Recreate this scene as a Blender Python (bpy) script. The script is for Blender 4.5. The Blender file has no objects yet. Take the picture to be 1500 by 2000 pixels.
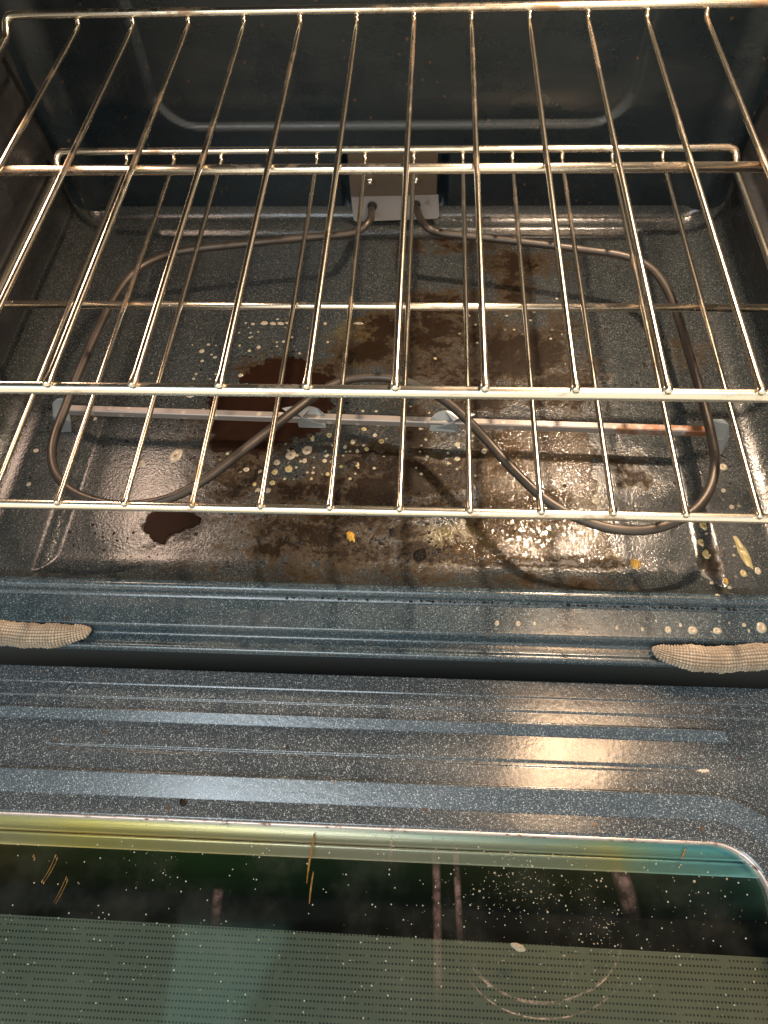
import bpy, bmesh, math, random
import numpy as np
from mathutils import Vector, Matrix, Euler

random.seed(7); RNG = np.random.default_rng(11)
S = bpy.context.scene
COL = S.collection

# ------------------------------------------------------------------ camera
CAM_LOC = Vector((0.0153, -0.6378, 0.2702)); CAM_ROT = Euler((0.5783, 0.0343, 0.0461), 'XYZ'); FPX = 1452.56
cd = bpy.data.cameras.new('camera'); cam = bpy.data.objects.new('camera', cd); COL.objects.link(cam)
cam.location = CAM_LOC; cam.rotation_euler = CAM_ROT
cd.sensor_fit = 'VERTICAL'; cd.sensor_height = 36; cd.lens = FPX / 2000 * 36
cd.clip_start = 0.01; cd.clip_end = 50
S.camera = cam

# ------------------------------------------------------------------ world: dim kitchen, bright pale light behind and above the viewer
W = bpy.data.worlds.new('World'); S.world = W; W.use_nodes = True
wt = W.node_tree; wn = wt.nodes; wl = wt.links; wn.clear()
wo = wn.new('ShaderNodeOutputWorld'); wb = wn.new('ShaderNodeBackground'); wl.new(wb.outputs[0], wo.inputs[0])
tc = wn.new('ShaderNodeTexCoord'); sx = wn.new('ShaderNodeSeparateXYZ'); wl.new(tc.outputs['Generated'], sx.inputs[0])
mr = wn.new('ShaderNodeMapRange'); mr.inputs[1].default_value = -0.12; mr.inputs[2].default_value = -0.75; wl.new(sx.outputs['Y'], mr.inputs[0])
r1 = wn.new('ShaderNodeValToRGB'); wl.new(mr.outputs[0], r1.inputs[0])
r1.color_ramp.elements[0].color = (.030, .036, .036, 1); r1.color_ramp.elements[1].color = (1.5, 1.32, 1.05, 1)
e = r1.color_ramp.elements.new(.12); e.color = (.10, .14, .155, 1)
e = r1.color_ramp.elements.new(.28); e.color = (.95, 1.32, 1.52, 1)
e = r1.color_ramp.elements.new(.60); e.color = (1.10, 1.12, 1.02, 1)
def wmath(op, a, b=0.0):
    n = wn.new('ShaderNodeMath'); n.operation = op
    for i_, v_ in enumerate((a, b)):
        if isinstance(v_, (int, float)): n.inputs[i_].default_value = v_
        else: wl.new(v_, n.inputs[i_])
    return n.outputs[0]
def wstep(x, a, b):
    n = wn.new('ShaderNodeMapRange'); n.interpolation_type = 'SMOOTHSTEP'; wl.new(x, n.inputs[0]); n.inputs[1].default_value = a; n.inputs[2].default_value = b; return n.outputs[0]
zz_ = wmath('MAXIMUM', sx.outputs['Z'], .05); u_ = wmath('DIVIDE', sx.outputs['X'], zz_); v_ = wmath('DIVIDE', sx.outputs['Y'], zz_)
up_ = wstep(sx.outputs['Z'], .5, .7)
pan = wmath('MULTIPLY', wstep(u_, -.285, -.277), wstep(wmath('SUBTRACT', u_, wmath('MULTIPLY', v_, .488)), -.170, -.188))  # teal patch overhead, added and shaped for its reflection in the door glass
pan = wmath('MULTIPLY', wmath('MULTIPLY', pan, up_), wstep(v_, .075, .045))
mxw = wn.new('ShaderNodeMix'); mxw.data_type = 'RGBA'; wl.new(wmath('MULTIPLY', pan, .6), mxw.inputs[0]); wl.new(r1.outputs[0], mxw.inputs[6]); mxw.inputs[7].default_value = (.36, .62, .58, 1)
wl.new(mxw.outputs[2], wb.inputs['Color']); wb.inputs['Strength'].default_value = 0.85

# ------------------------------------------------------------------ lamps
def lamp(name, kind, loc, power, color, size=None, size_y=None, aim=None):
    d = bpy.data.lights.new(name, kind); d.energy = power; d.color = color
    if kind == 'POINT': d.shadow_soft_size = size
    else:
        d.size = size
        if size_y: d.shape = 'RECTANGLE'; d.size_y = size_y
    o = bpy.data.objects.new(name, d); COL.objects.link(o); o.location = loc
    if aim: o.rotation_euler = (Vector(aim) - Vector(loc)).to_track_quat('-Z', 'Y').to_euler()
    return o
WARM = (1.0, .75, .53)
lamp('oven_lamp', 'AREA', (.20, -.062, .245), 6.2, WARM, .026, .026, aim=(.10, -.40, -.08))
lamp('glint_fill_left', 'AREA', (-.312, -.17, .04), .62, (1.0, .70, .52), .085, .085, aim=(-.21, -.325, -.21))  # added unseen panel, makes the bright patch at the floor's front left
lamp('glint_fill_right', 'AREA', (.185, -.004, .255), .34, (1.0, .70, .52), .09, .09, aim=(.09, -.33, -.21))  # extra panel added to spread a warm sheen over the bubbled grease
lamp('door_glint_fill', 'AREA', (.188, -.36, .285), .95, (1.0, .64, .36), .042, .11, aim=(.11, -.50, -.235))  # panel added out of view for the warm reflection on the door
lamp('door_glint_fill_small', 'AREA', (.252, -.36, .285), .45, (1.0, .64, .36), .024, .11, aim=(.16, -.50, -.235))  # also added, gives the narrower column of that door reflection
lamp('window_light', 'AREA', (-.5, -1.6, 1.5), 29, (.80, .92, 1.0), .9, aim=(0, -.45, -.2))

S.view_settings.view_transform = 'Standard'; S.view_settings.look = 'None'
S.view_settings.exposure = 0.0; S.view_settings.gamma = 1.0; S.view_settings.use_curve_mapping = False
S.render.engine = 'CYCLES'
S.cycles.max_bounces = 8; S.cycles.glossy_bounces = 5; S.cycles.transparent_max_bounces = 12
S.cycles.sample_clamp_indirect = 4.0

# ------------------------------------------------------------------ helpers
def at(x, y, z=None, Y=None):
    """the point of the plane z=... (or y=...) that stands where pixel x,y of the 1500x2000 photograph looks"""
    d = CAM_ROT.to_matrix() @ Vector(((x - 750) / FPX, -(y - 1000) / FPX, -1))
    t = (z - CAM_LOC.z) / d.z if z is not None else (Y - CAM_LOC.y) / d.y
    return CAM_LOC + d * t

def mesh_obj(name, verts, faces, mats, parent=None, smooth=True, loc=None):
    me = bpy.data.meshes.new(name); me.from_pydata([tuple(v) for v in verts], [], faces); me.update()
    for m in (mats if isinstance(mats, (list, tuple)) else [mats]): me.materials.append(m)
    if smooth: me.polygons.foreach_set('use_smooth', [True] * len(me.polygons))
    o = bpy.data.objects.new(name, me); COL.objects.link(o)
    if loc is not None: o.location = loc
    if parent: o.parent = parent
    return o

def bm_obj(name, bm, mats, parent=None, smooth=True, bevel=0, seg=2):
    if bevel: bmesh.ops.bevel(bm, geom=bm.edges[:], offset=bevel, segments=seg, affect='EDGES', profile=.5)
    me = bpy.data.meshes.new(name); bm.to_mesh(me); bm.free()
    for m in (mats if isinstance(mats, (list, tuple)) else [mats]): me.materials.append(m)
    if smooth: me.polygons.foreach_set('use_smooth', [True] * len(me.polygons))
    o = bpy.data.objects.new(name, me); COL.objects.link(o)
    if parent: o.parent = parent
    return o

def grid_obj(name, P, mats, parent=None, keep=None, attrs=None, flip=False):
    """P: (n,m,3) array of points -> one sheet"""
    n, m, _ = P.shape
    V = P.reshape(-1, 3)
    idx = np.arange(n * m).reshape(n, m)
    F = np.stack([idx[:-1, :-1], idx[1:, :-1], idx[1:, 1:], idx[:-1, 1:]], -1).reshape(-1, 4)
    if flip: F = F[:, ::-1]
    if keep is not None:
        F = F[keep.reshape(-1)[F].all(1)]
        used = np.unique(F); re = np.full(n * m, -1); re[used] = np.arange(len(used))
        V = V[used]; F = re[F]
    me = bpy.data.meshes.new(name)
    me.vertices.add(len(V)); me.vertices.foreach_set('co', V.astype(np.float32).ravel())
    me.loops.add(F.size); me.loops.foreach_set('vertex_index', F.astype(np.int32).ravel())
    me.polygons.add(len(F)); me.polygons.foreach_set('loop_start', (np.arange(len(F)) * 4).astype(np.int32))
    me.polygons.foreach_set('use_smooth', [True] * len(F))
    me.update(calc_edges=True); me.validate()
    if attrs:
        for k, a in attrs.items():
            a = a.reshape(-1)
            if keep is not None: a = a[used]
            at_ = me.attributes.new(k, 'FLOAT', 'POINT'); at_.data.foreach_set('value', a.astype(np.float32))
    for mm in (mats if isinstance(mats, (list, tuple)) else [mats]): me.materials.append(mm)
    o = bpy.data.objects.new(name, me); COL.objects.link(o)
    if parent: o.parent = parent
    return o

def tube_data(path, rad, seg=12, closed=False, caps=True):
    P = [Vector(p) for p in path]; n = len(P); rads = rad if isinstance(rad, (list, tuple)) else [rad] * n
    V, F = [], []; nrm = None
    for i in range(n):
        a = P[(i - 1) % n] if (closed or i > 0) else P[i]; b = P[(i + 1) % n] if (closed or i < n - 1) else P[i]
        t = (b - a).normalized()
        if nrm is None:
            nrm = t.orthogonal().normalized() if abs(t.z) > .9 else t.cross(Vector((0, 0, 1))).normalized()
        nrm = (nrm - t * nrm.dot(t)).normalized(); bn = t.cross(nrm)
        for k in range(seg):
            A = 2 * math.pi * k / seg
            V.append(P[i] + (nrm * math.cos(A) + bn * math.sin(A)) * rads[i])
    for i in range(n if closed else n - 1):
        j = (i + 1) % n
        for k in range(seg):
            k2 = (k + 1) % seg
            F.append((i * seg + k, i * seg + k2, j * seg + k2, j * seg + k))
    if caps and not closed:
        F.append(tuple(range(seg - 1, -1, -1))); F.append(tuple((n - 1) * seg + k for k in range(seg)))
    return V, F

def tube(name, path, rad, mat, parent=None, seg=12, closed=False):
    V, F = tube_data(path, rad, seg, closed)
    return mesh_obj(name, V, F, mat, parent)

def rounded(pts, r, n=8, closed=False):
    """polyline with its corners replaced by arcs"""
    P = [Vector(p) for p in pts]; out = []; m = len(P)
    for i in range(m):
        if not closed and i in (0, m - 1): out.append(P[i]); continue
        a, b, c = P[(i - 1) % m], P[i], P[(i + 1) % m]
        rr = r[i] if isinstance(r, (list, tuple)) else r
        u = (a - b); v = (c - b); d = min(rr, u.length * .49, v.length * .49)
        p0 = b + u.normalized() * d; p1 = b + v.normalized() * d
        for k in range(n + 1):
            t = k / n; out.append(p0 * (1 - t) ** 2 + b * 2 * t * (1 - t) + p1 * t * t)
    return out

def catmull(pts, n=14, closed=False):
    P = [Vector(p) for p in pts]; out = []; m = len(P)
    rng = range(m if closed else m - 1)
    for i in rng:
        g = lambda k: P[k % m] if closed else P[min(max(k, 0), m - 1)]
        p0, p1, p2, p3 = g(i - 1), g(i), g(i + 1), g(i + 2)
        for k in range(n):
            t = k / n
            out.append(.5 * ((2 * p1) + (p2 - p0) * t + (2 * p0 - 5 * p1 + 4 * p2 - p3) * t * t + (3 * p1 - p0 - 3 * p2 + p3) * t ** 3))
    if not closed: out.append(P[-1])
    return out

def extrude_x(name, prof, x0, x1, mat, parent=None, nx=2):
    pr = np.array(prof); xs = np.linspace(x0, x1, nx)
    P = np.zeros((nx, len(pr), 3)); P[:, :, 0] = xs[:, None]; P[:, :, 1] = pr[None, :, 0]; P[:, :, 2] = pr[None, :, 1]
    return grid_obj(name, P, mat, parent)

def ss(a, b, x):
    t = np.clip((x - a) / (b - a), 0, 1); return t * t * (3 - 2 * t)

def empty(name, loc, label, cat, group=None):
    o = bpy.data.objects.new(name, None); COL.objects.link(o); o.location = loc; o.empty_display_size = .05
    return tag(o, label, cat, group)
def tag(o, label, cat, group=None):
    o['label'] = label; o['category'] = cat
    if group: o['group'] = group
    return o

# ------------------------------------------------------------------ materials
class NT:
    def __init__(s, name):
        s.m = bpy.data.materials.new(name); s.m.use_nodes = True; s.t = s.m.node_tree; s.n = s.t.nodes; s.l = s.t.links
        s.bsdf = s.n['Principled BSDF']; s.out = s.n['Material Output']
        s.tc = s.n.new('ShaderNodeTexCoord')
    def link(s, a, b): s.l.new(a, b)
    def inp(s, sock, v):
        if hasattr(v, 'links') or isinstance(v, bpy.types.NodeSocket): s.l.new(v, sock)
        else: sock.default_value = v
    def noise(s, scale, detail=4, rough=.6, vec=None, dist=0):
        n = s.n.new('ShaderNodeTexNoise'); n.inputs['Scale'].default_value = scale; n.inputs['Detail'].default_value = detail
        n.inputs['Roughness'].default_value = rough; n.inputs['Distortion'].default_value = dist
        s.l.new(vec or s.tc.outputs['Object'], n.inputs['Vector']); return n.outputs['Fac']
    def voro(s, scale, out='Color', rnd=1.0, vec=None, feat='F1'):
        n = s.n.new('ShaderNodeTexVoronoi'); n.inputs['Scale'].default_value = scale; n.inputs['Randomness'].default_value = rnd; n.feature = feat
        s.l.new(vec or s.tc.outputs['Object'], n.inputs['Vector']); return n.outputs[out] if isinstance(out, str) else [n.outputs[o] for o in out]
    def math(s, op, a, b=0.0, c=None, clamp=False):
        n = s.n.new('ShaderNodeMath'); n.operation = op; n.use_clamp = clamp
        s.inp(n.inputs[0], a); s.inp(n.inputs[1], b)
        if c is not None: s.inp(n.inputs[2], c)
        return n.outputs[0]
    def step(s, x, a, b, lo=0.0, hi=1.0, smooth=True):
        n = s.n.new('ShaderNodeMapRange'); n.interpolation_type = 'SMOOTHSTEP' if smooth else 'LINEAR'
        s.inp(n.inputs[0], x)
        for i, v in enumerate((a, b, lo, hi)): s.inp(n.inputs[i + 1], v)
        return n.outputs[0]
    def mix(s, f, a, b):
        n = s.n.new('ShaderNodeMix'); n.data_type = 'RGBA'
        s.inp(n.inputs[0], f)
        for i, v in ((6, a), (7, b)):
            if isinstance(v, tuple): v = v if len(v) == 4 else (*v, 1)
            s.inp(n.inputs[i], v)
        return n.outputs[2]
    def ramp(s, f, stops):
        n = s.n.new('ShaderNodeValToRGB'); s.inp(n.inputs[0], f); cr = n.color_ramp
        cr.elements[0].position = stops[0][0]; cr.elements[0].color = (*stops[0][1], 1)
        cr.elements[1].position = stops[-1][0]; cr.elements[1].color = (*stops[-1][1], 1)
        for p, c in stops[1:-1]:
            e = cr.elements.new(p); e.color = (*c, 1)
        return n.outputs[0]
    def sep(s, v):
        n = s.n.new('ShaderNodeSeparateXYZ'); s.l.new(v, n.inputs[0]); return n.outputs
    def attr(s, name):
        n = s.n.new('ShaderNodeAttribute'); n.attribute_name = name; return n.outputs['Fac']
    def bump(s, h, strength, dist, normal=None):
        n = s.n.new('ShaderNodeBump'); n.inputs['Strength'].default_value = strength; n.inputs['Distance'].default_value = dist
        s.l.new(h, n.inputs['Height'])
        if normal: s.l.new(normal, n.inputs['Normal'])
        return n.outputs[0]
    def set(s, **k):
        names = dict(color='Base Color', rough='Roughness', metal='Metallic', normal='Normal', spec='Specular IOR Level', coat='Coat Weight',
                     coatr='Coat Roughness', alpha='Alpha', tint='Specular Tint', trans='Transmission Weight', ior='IOR', sheen='Sheen Weight')
        for a, v in k.items():
            if isinstance(v, tuple) and len(v) == 3: v = (*v, 1)
            s.inp(s.bsdf.inputs[names[a]], v)
        return s.m

def enamel_nodes(nt, base, speck, density, scale=1000, bigger=.25):
    """dark porcelain enamel with pale flecks; returns colour, fleck mask"""
    d, c = nt.voro(scale, ('Distance', 'Color')); r = nt.sep(c)
    m1 = nt.math('MULTIPLY', nt.step(r[0], 1 - density, 1.0), nt.step(d, .62, .30))
    d2, c2 = nt.voro(scale * .55, ('Distance', 'Color')); r2 = nt.sep(c2)
    m2 = nt.math('MULTIPLY', nt.step(r2[1], 1 - density * bigger, 1 - density * bigger + .03), nt.step(d2, .50, .22))
    m = nt.math('MAXIMUM', nt.math('MULTIPLY', m1, .75), m2)
    var = nt.noise(9, 3, .6)
    b = nt.mix(var, tuple(v * .75 for v in base), tuple(v * 1.25 for v in base))
    return nt.mix(m, b, speck), m

def enamel(name, base, speck, density, rough=.22, scale=1000, bumps=.25, smudge=True, dirt=0.0, wipe=.22):
    nt = NT(name); c, m = enamel_nodes(nt, base, speck, density, scale)
    if dirt:
        fd, fc = nt.voro(150, ('Distance', 'Color')); fr = nt.sep(fc)
        k = nt.math('MULTIPLY', nt.step(fd, .26, .16), nt.step(nt.math('ADD', fr[0], nt.math('MULTIPLY', nt.noise(18, 3, .6), .5)), 1.24 - dirt, 1.26 - dirt))
        c = nt.mix(nt.math('MULTIPLY', k, .85), c, nt.mix(fr[1], (.02, .012, .008), (.10, .055, .03)))
        wm = nt.n.new('ShaderNodeMapping'); wm.inputs['Scale'].default_value = (5, 22, 22); wm.inputs['Rotation'].default_value = (0, 0, .3); nt.link(nt.tc.outputs['Object'], wm.inputs[0])
        c = nt.mix(nt.math('MULTIPLY', nt.step(nt.noise(1.6, 6, .65, vec=wm.outputs[0]), .48, .75), wipe), c, (.15, .145, .135))
    bm_ = nt.bump(nt.noise(320, 2, .5), bumps, .0006)
    rg = nt.step(nt.noise(14, 5, .65), .3, .75, rough * .8, rough * 1.5) if smudge else rough
    return nt.set(color=c, rough=nt.math('ADD', rg, nt.math('MULTIPLY', m, .12)), normal=bm_, spec=.6)

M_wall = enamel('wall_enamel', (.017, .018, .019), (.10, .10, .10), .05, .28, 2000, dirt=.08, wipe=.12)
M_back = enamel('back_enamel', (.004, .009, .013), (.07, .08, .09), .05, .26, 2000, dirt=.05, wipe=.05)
M_frame = enamel('frame_enamel', (.018, .030, .038), (.20, .26, .29), .42, .22, 2000, dirt=.04)
M_door = enamel('door_enamel', (.036, .044, .051), (.36, .39, .40), .50, .17, 1750, bumps=.12, dirt=.06)

# floor: enamel under burnt-on grease
nt = NT('floor_enamel')
ec, em = enamel_nodes(nt, (.018, .022, .023), (.17, .172, .16), .36, 1900)
st = nt.attr('stain'); ol = nt.attr('oil')
n1 = nt.noise(38, 9, .68, dist=.6); n2 = nt.noise(230, 5, .75); n3 = nt.noise(16, 4, .55)
k = nt.math('ADD', st, nt.math('MULTIPLY', nt.math('SUBTRACT', n1, .5), 1.9))
k = nt.math('ADD', k, nt.math('MULTIPLY', nt.math('SUBTRACT', n2, .5), 1.35))
gate = nt.step(st, .03, .22)
film = nt.math('MULTIPLY', nt.step(k, .12, .60), gate)
dark = nt.math('MULTIPLY', nt.step(k, .52, .70), gate)
oil = nt.math('MULTIPLY', nt.step(nt.math('ADD', ol, nt.math('MULTIPLY', nt.math('SUBTRACT', n1, .5), 1.0)), .35, .75), nt.step(ol, .03, .2))
c = nt.mix(nt.math('MULTIPLY', oil, .75), ec, (.105, .080, .022))
c = nt.mix(nt.math('MULTIPLY', film, .88), c, nt.mix(n3, (.018, .010, .003), (.040, .023, .007)))
c = nt.mix(nt.math('MULTIPLY', dark, .92), c, nt.mix(n2, (.004, .002, .001), (.012, .006, .002)))
# fine black flecks and tiny pale dried dots
fd, fc = nt.voro(210, ('Distance', 'Color')); fr = nt.sep(fc)
fl = nt.math('MULTIPLY', nt.step(fd, .34, .22), nt.step(nt.math('ADD', nt.attr('fleck'), nt.math('MULTIPLY', nt.math('SUBTRACT', fr[0], .5), 1.0)), .55, .65))
c = nt.mix(nt.math('MULTIPLY', fl, .93), c, (.008, .005, .004))
gd, gc = nt.voro(170, ('Distance', 'Color')); gr = nt.sep(gc)
gl = nt.math('MULTIPLY', nt.step(gd, .27, .17), nt.step(nt.math('ADD', nt.attr('dots'), nt.math('MULTIPLY', nt.math('SUBTRACT', gr[1], .5), 1.1)), .68, .78))
c = nt.mix(nt.math('MULTIPLY', gl, .7), c, (.36, .32, .23))
hgt = nt.math('ADD', nt.math('MULTIPLY', film, .6), nt.math('ADD', dark, nt.math('MULTIPLY', gl, .5)))
hgt = nt.math('ADD', hgt, nt.math('MULTIPLY', nt.noise(480, 3, .6), 1.1))
bm_ = nt.bump(hgt, .35, .0007)
rg = nt.math('ADD', nt.step(nt.noise(60, 6, .75), .3, .75, .11, .27), nt.math('MULTIPLY', em, .1))
rg = nt.math('ADD', rg, nt.math('MULTIPLY', film, .20))
spc = nt.math('SUBTRACT', .6, nt.math('MULTIPLY', film, .42))
M_floor = nt.set(color=c, rough=rg, normal=bm_, spec=spc)

# chrome wire with heat tint and baked-on rust
def chrome(name, tint, rust, stretch, rgh):
    nt = NT(name)
    geo = nt.n.new('ShaderNodeNewGeometry')
    mp = nt.n.new('ShaderNodeMapping'); mp.inputs['Scale'].default_value = stretch; nt.link(geo.outputs['Position'], mp.inputs[0])
    n1 = nt.noise(26, 6, .7, vec=mp.outputs[0]); n2 = nt.noise(130, 4, .7, vec=mp.outputs[0])
    k = nt.math('ADD', n1, nt.math('MULTIPLY', nt.math('SUBTRACT', n2, .5), .5))
    yy = nt.sep(geo.outputs['Position'])[1]
    for yj in (-.199, -.386, -.012):
        k = nt.math('ADD', k, nt.step(nt.math('ABSOLUTE', nt.math('SUBTRACT', yy, yj)), .014, .002, 0.0, .07))
    r = nt.step(k, rust, rust + .17)
    heat = nt.noise(7, 3, .5, vec=geo.outputs['Position'])
    c = nt.mix(heat, tint, tuple(t * f for t, f in zip(tint, (.98, .92, .78))))
    c = nt.mix(nt.math('MULTIPLY', r, .8), c, nt.mix(n2, (.16, .075, .03), (.42, .23, .10)))
    return nt.set(color=c, metal=nt.math('SUBTRACT', 1.0, nt.math('MULTIPLY', r, .12)), rough=nt.math('ADD', rgh, nt.math('MULTIPLY', r, .14)),
                  normal=nt.bump(n2, .04, .0003))
M_chrome = chrome('chrome_wire', (.88, .84, .76), .60, (.5, 1, 1), .24)
M_rod = chrome('chrome_rod', (.84, .78, .68), .545, (1, .22, 1), .20)

nt = NT('element_sheath')
n1 = nt.noise(30, 5, .6)
M_elem = nt.set(color=nt.mix(n1, (.045, .039, .034), (.095, .080, .067)), metal=.7, rough=nt.step(n1, .3, .7, .36, .52), normal=nt.bump(nt.noise(420, 3, .6), .12, .0003))

nt = NT('galvanised_strip')
n1 = nt.noise(45, 7, .72); n2 = nt.noise(14, 3, .5); px_ = nt.sep(nt.tc.outputs['Object'])[0]
rust = nt.step(nt.math('ADD', n1, nt.step(px_, .08, .21, -.25, .12)), .52, .66)
gd, gc = nt.voro(130, ('Distance', 'Color')); gr = nt.sep(gc)
dd = nt.math('MULTIPLY', nt.step(gd, .32, .2), nt.step(gr[0], .55, .6))
c = nt.mix(dd, (.23, .20, .18), (.40, .34, .27)); c = nt.mix(nt.math('MULTIPLY', rust, .9), c, (.17, .06, .015))
M_strip = nt.set(color=c, metal=.35, rough=.42, normal=nt.bump(n1, .2, .0005))
nt = NT('grey_steel')
M_steel = nt.set(color=nt.mix(nt.noise(25, 5, .6), (.17, .185, .19), (.26, .27, .27)), metal=.5, rough=.42)
nt = NT('plate_steel'); n1 = nt.noise(22, 5, .6)
M_plate = nt.set(color=nt.mix(n1, (.10, .080, .060), (.15, .12, .095)), metal=.5, rough=.45)
nt = NT('flange_steel'); n1 = nt.noise(40, 5, .6)
M_flange = nt.set(color=nt.mix(nt.step(n1, .6, .75), (.19, .19, .195), (.12, .085, .05)), metal=.3, rough=.45)
nt = NT('screw_steel'); M_screw = nt.set(color=(.8, .78, .74), metal=1.0, rough=.18)
nt = NT('braided_fibreglass'); n1 = nt.step(nt.noise(55, 6, .7), .3, .72)
M_gask = nt.set(color=nt.mix(nt.step(nt.attr('weave'), .05, .85), (.12, .092, .065), nt.mix(n1, (.22, .165, .11), (.44, .36, .265))), rough=.75, sheen=.2)

# grease
def grease(name, a, b, rough, alpha=1.0, coat=.5, spec=.6):
    nt = NT(name); n1 = nt.noise(90, 5, .65)
    return nt.set(color=nt.mix(n1, a, b), rough=rough, spec=spec, alpha=alpha, coat=coat, coatr=.06, normal=nt.bump(n1, .15, .0006))
M_puddle = grease('burnt_grease', (.004, .0018, .0012), (.018, .007, .0035), .48, 1.0, .0, .06)
_n = M_puddle.node_tree; _a = _n.nodes.new('ShaderNodeAttribute'); _a.attribute_name = 'cover'
_z = _n.nodes.new('ShaderNodeTexNoise'); _z.inputs['Scale'].default_value = 330; _z.inputs['Detail'].default_value = 5
_m = _n.nodes.new('ShaderNodeMath'); _m.operation = 'MULTIPLY_ADD'; _n.links.new(_a.outputs['Fac'], _m.inputs[0]); _m.inputs[1].default_value = 1.9
_s = _n.nodes.new('ShaderNodeMath'); _s.operation = 'SUBTRACT'; _s.inputs[1].default_value = .62; _n.links.new(_z.outputs['Fac'], _s.inputs[0]); _n.links.new(_s.outputs[0], _m.inputs[2]); _m.use_clamp = True
_n.links.new(_m.outputs[0], _n.nodes['Principled BSDF'].inputs['Alpha'])
M_bubble = grease('bubbled_grease', (.060, .036, .016), (.11, .07, .032), .13, .5)
M_black = grease('charred_crumb', (.004, .003, .002), (.014, .008, .005), .5, 1.0, .0, .2)
M_yell = grease('yellow_crumb', (.45, .22, .02), (.62, .36, .06), .4)
M_drop = grease('dried_drop', (.21, .18, .13), (.29, .25, .18), .42)
M_dropy = grease('yellow_drop', (.21, .17, .065), (.28, .23, .10), .35)
M_dropc = grease('drop_core', (.06, .035, .015), (.12, .08, .03), .35)

# ------------------------------------------------------------------ the oven
XC, HW = -.0225, .316            # centre line and half width of the cavity
YB, YF = .030, -.3985            # back wall, front lip
ZF, ZT = -.210, .302             # floor, ceiling
oven = empty('oven', (XC, YF, ZF), 'dirty dark speckled enamel oven standing open with its door folded down', 'oven')
oven_inv = Matrix.Translation((-XC, -YF, -ZF))
def oven_part(o):
    o.parent = oven; o.matrix_parent_inverse = oven_inv; return o

def floor_z(x, y):
    x = np.asarray(x, float); y = np.asarray(y, float)
    d = np.abs(x - XC)
    z = np.full(np.broadcast(d, y).shape, ZF)
    z = z + .0065 * ss(.236, .252, d)                               # shallow step round the pan
    z = z + .0065 * ss(.006, .016, y) * (1 - ss(.236, .252, d))
    f = np.clip((d - .284) / (HW - .284), 0, 1); z = z + .034 * (1 - np.sqrt(np.maximum(1 - f * f, 0)))
    f = np.clip((y - .014) / (YB - .014), 0, 1); z = z + .014 * (1 - np.sqrt(np.maximum(1 - f * f, 0)))
    f = np.clip((-.366 - y) / .0325, 0, 1); up = .0175 * (1 - np.sqrt(np.maximum(1 - .72 * f * f, 0))) / (1 - math.sqrt(.28))
    z = np.maximum(z, ZF + up) if True else z
    return z
def on_floor(px, py):
    z = ZF
    for _ in range(12):
        p = at(px, py, z=z); z = .5 * z + .5 * float(floor_z(p.x, p.y))
    return at(px, py, z=z)

xs = np.linspace(XC - HW, XC + HW, 480); ys = np.concatenate([np.linspace(YF, -.35, 60)[:-1], np.linspace(-.35, YB, 290)])
GX, GY = np.meshgrid(xs, ys, indexing='ij'); GZ = floor_z(GX, GY)

def blobs(lst):
    A = np.zeros_like(GX)
    for px, py, rx, ry, s in lst:
        p = on_floor(px, py)
        q = ((GX - p.x) / (rx * 4e-4)) ** 2 + ((GY - p.y) / (ry * 5e-4)) ** 2
        A = np.maximum(A, s * np.exp(-q * .9))
    return A
stain = blobs([(512, 822, 135, 78, .62), (335, 1026, 70, 44, .34), (545, 725, 95, 46, .62), (900, 720, 190, 90, .62), (760, 930, 210, 90, .62), (1010, 515, 100, 45, .75), (870, 600, 130, 55, .75), (770, 640, 90, 50, .9), (720, 690, 80, 45, 1.0), (840, 650, 150, 80, .8),
               (1010, 690, 140, 85, .85), (1080, 760, 110, 60, .75), (930, 770, 130, 60, .75), (640, 720, 60, 30, .7), (1000, 560, 50, 70, .75), (1090, 640, 60, 40, .6),
               (815, 850, 34, 80, .82), (800, 930, 90, 50, 1.0), (725, 965, 75, 46, 1.05), (640, 955, 75, 40, .78), (570, 965, 80, 40, .7), (880, 930, 100, 65, .72), (960, 880, 80, 60, .6),
               (470, 920, 90, 70, .6), (420, 850, 60, 60, .5), (600, 1050, 170, 46, .76), (690, 1075, 170, 26, .72), (520, 1072, 45, 20, .95), (680, 1010, 120, 34, .74),
               (830, 1080, 60, 22, 1.0), (900, 1075, 60, 30, .75), (760, 1040, 60, 30, .6), (1000, 1010, 120, 60, .6), (1100, 1098, 130, 11, .95), (960, 1098, 80, 11, .85),
               (1130, 1140, 60, 18, .55), (1000, 1130, 70, 20, .45), (1250, 940, 60, 26, .5), (1390, 1095, 16, 30, .75), (1200, 900, 60, 60, .35),
               (700, 1115, 320, 30, .42), (900, 1180, 460, 5, .8), (1300, 1192, 220, 5, .8), (200, 1165, 300, 4, .5), (880, 480, 160, 35, .55), (1330, 690, 90, 40, .3)])
oil = blobs([(1000, 700, 180, 100, .5), (1010, 960, 140, 120, .6), (1010, 1040, 130, 60, .75), (900, 1060, 80, 44, 1.0), (1150, 1000, 50, 90, .75), (860, 930, 140, 90, .55), (750, 1050, 130, 46, .45),
             (1190, 1090, 30, 30, .8), (640, 980, 110, 66, .5), (720, 650, 140, 70, .6), (1250, 950, 80, 30, .45), (900, 1110, 300, 20, .4)])
fleck = blobs([(400, 900, 90, 100, .72), (480, 950, 150, 50, .74), (560, 1020, 180, 56, .66), (650, 1060, 180, 44, .66), (370, 830, 70, 60, .7), (850, 1010, 140, 60, .55), (530, 690, 70, 30, .62), (250, 930, 110, 70, .42),
               (1150, 700, 200, 200, .35), (1330, 850, 140, 160, .36), (600, 900, 500, 260, .3), (80, 850, 60, 140, .42)])
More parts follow.
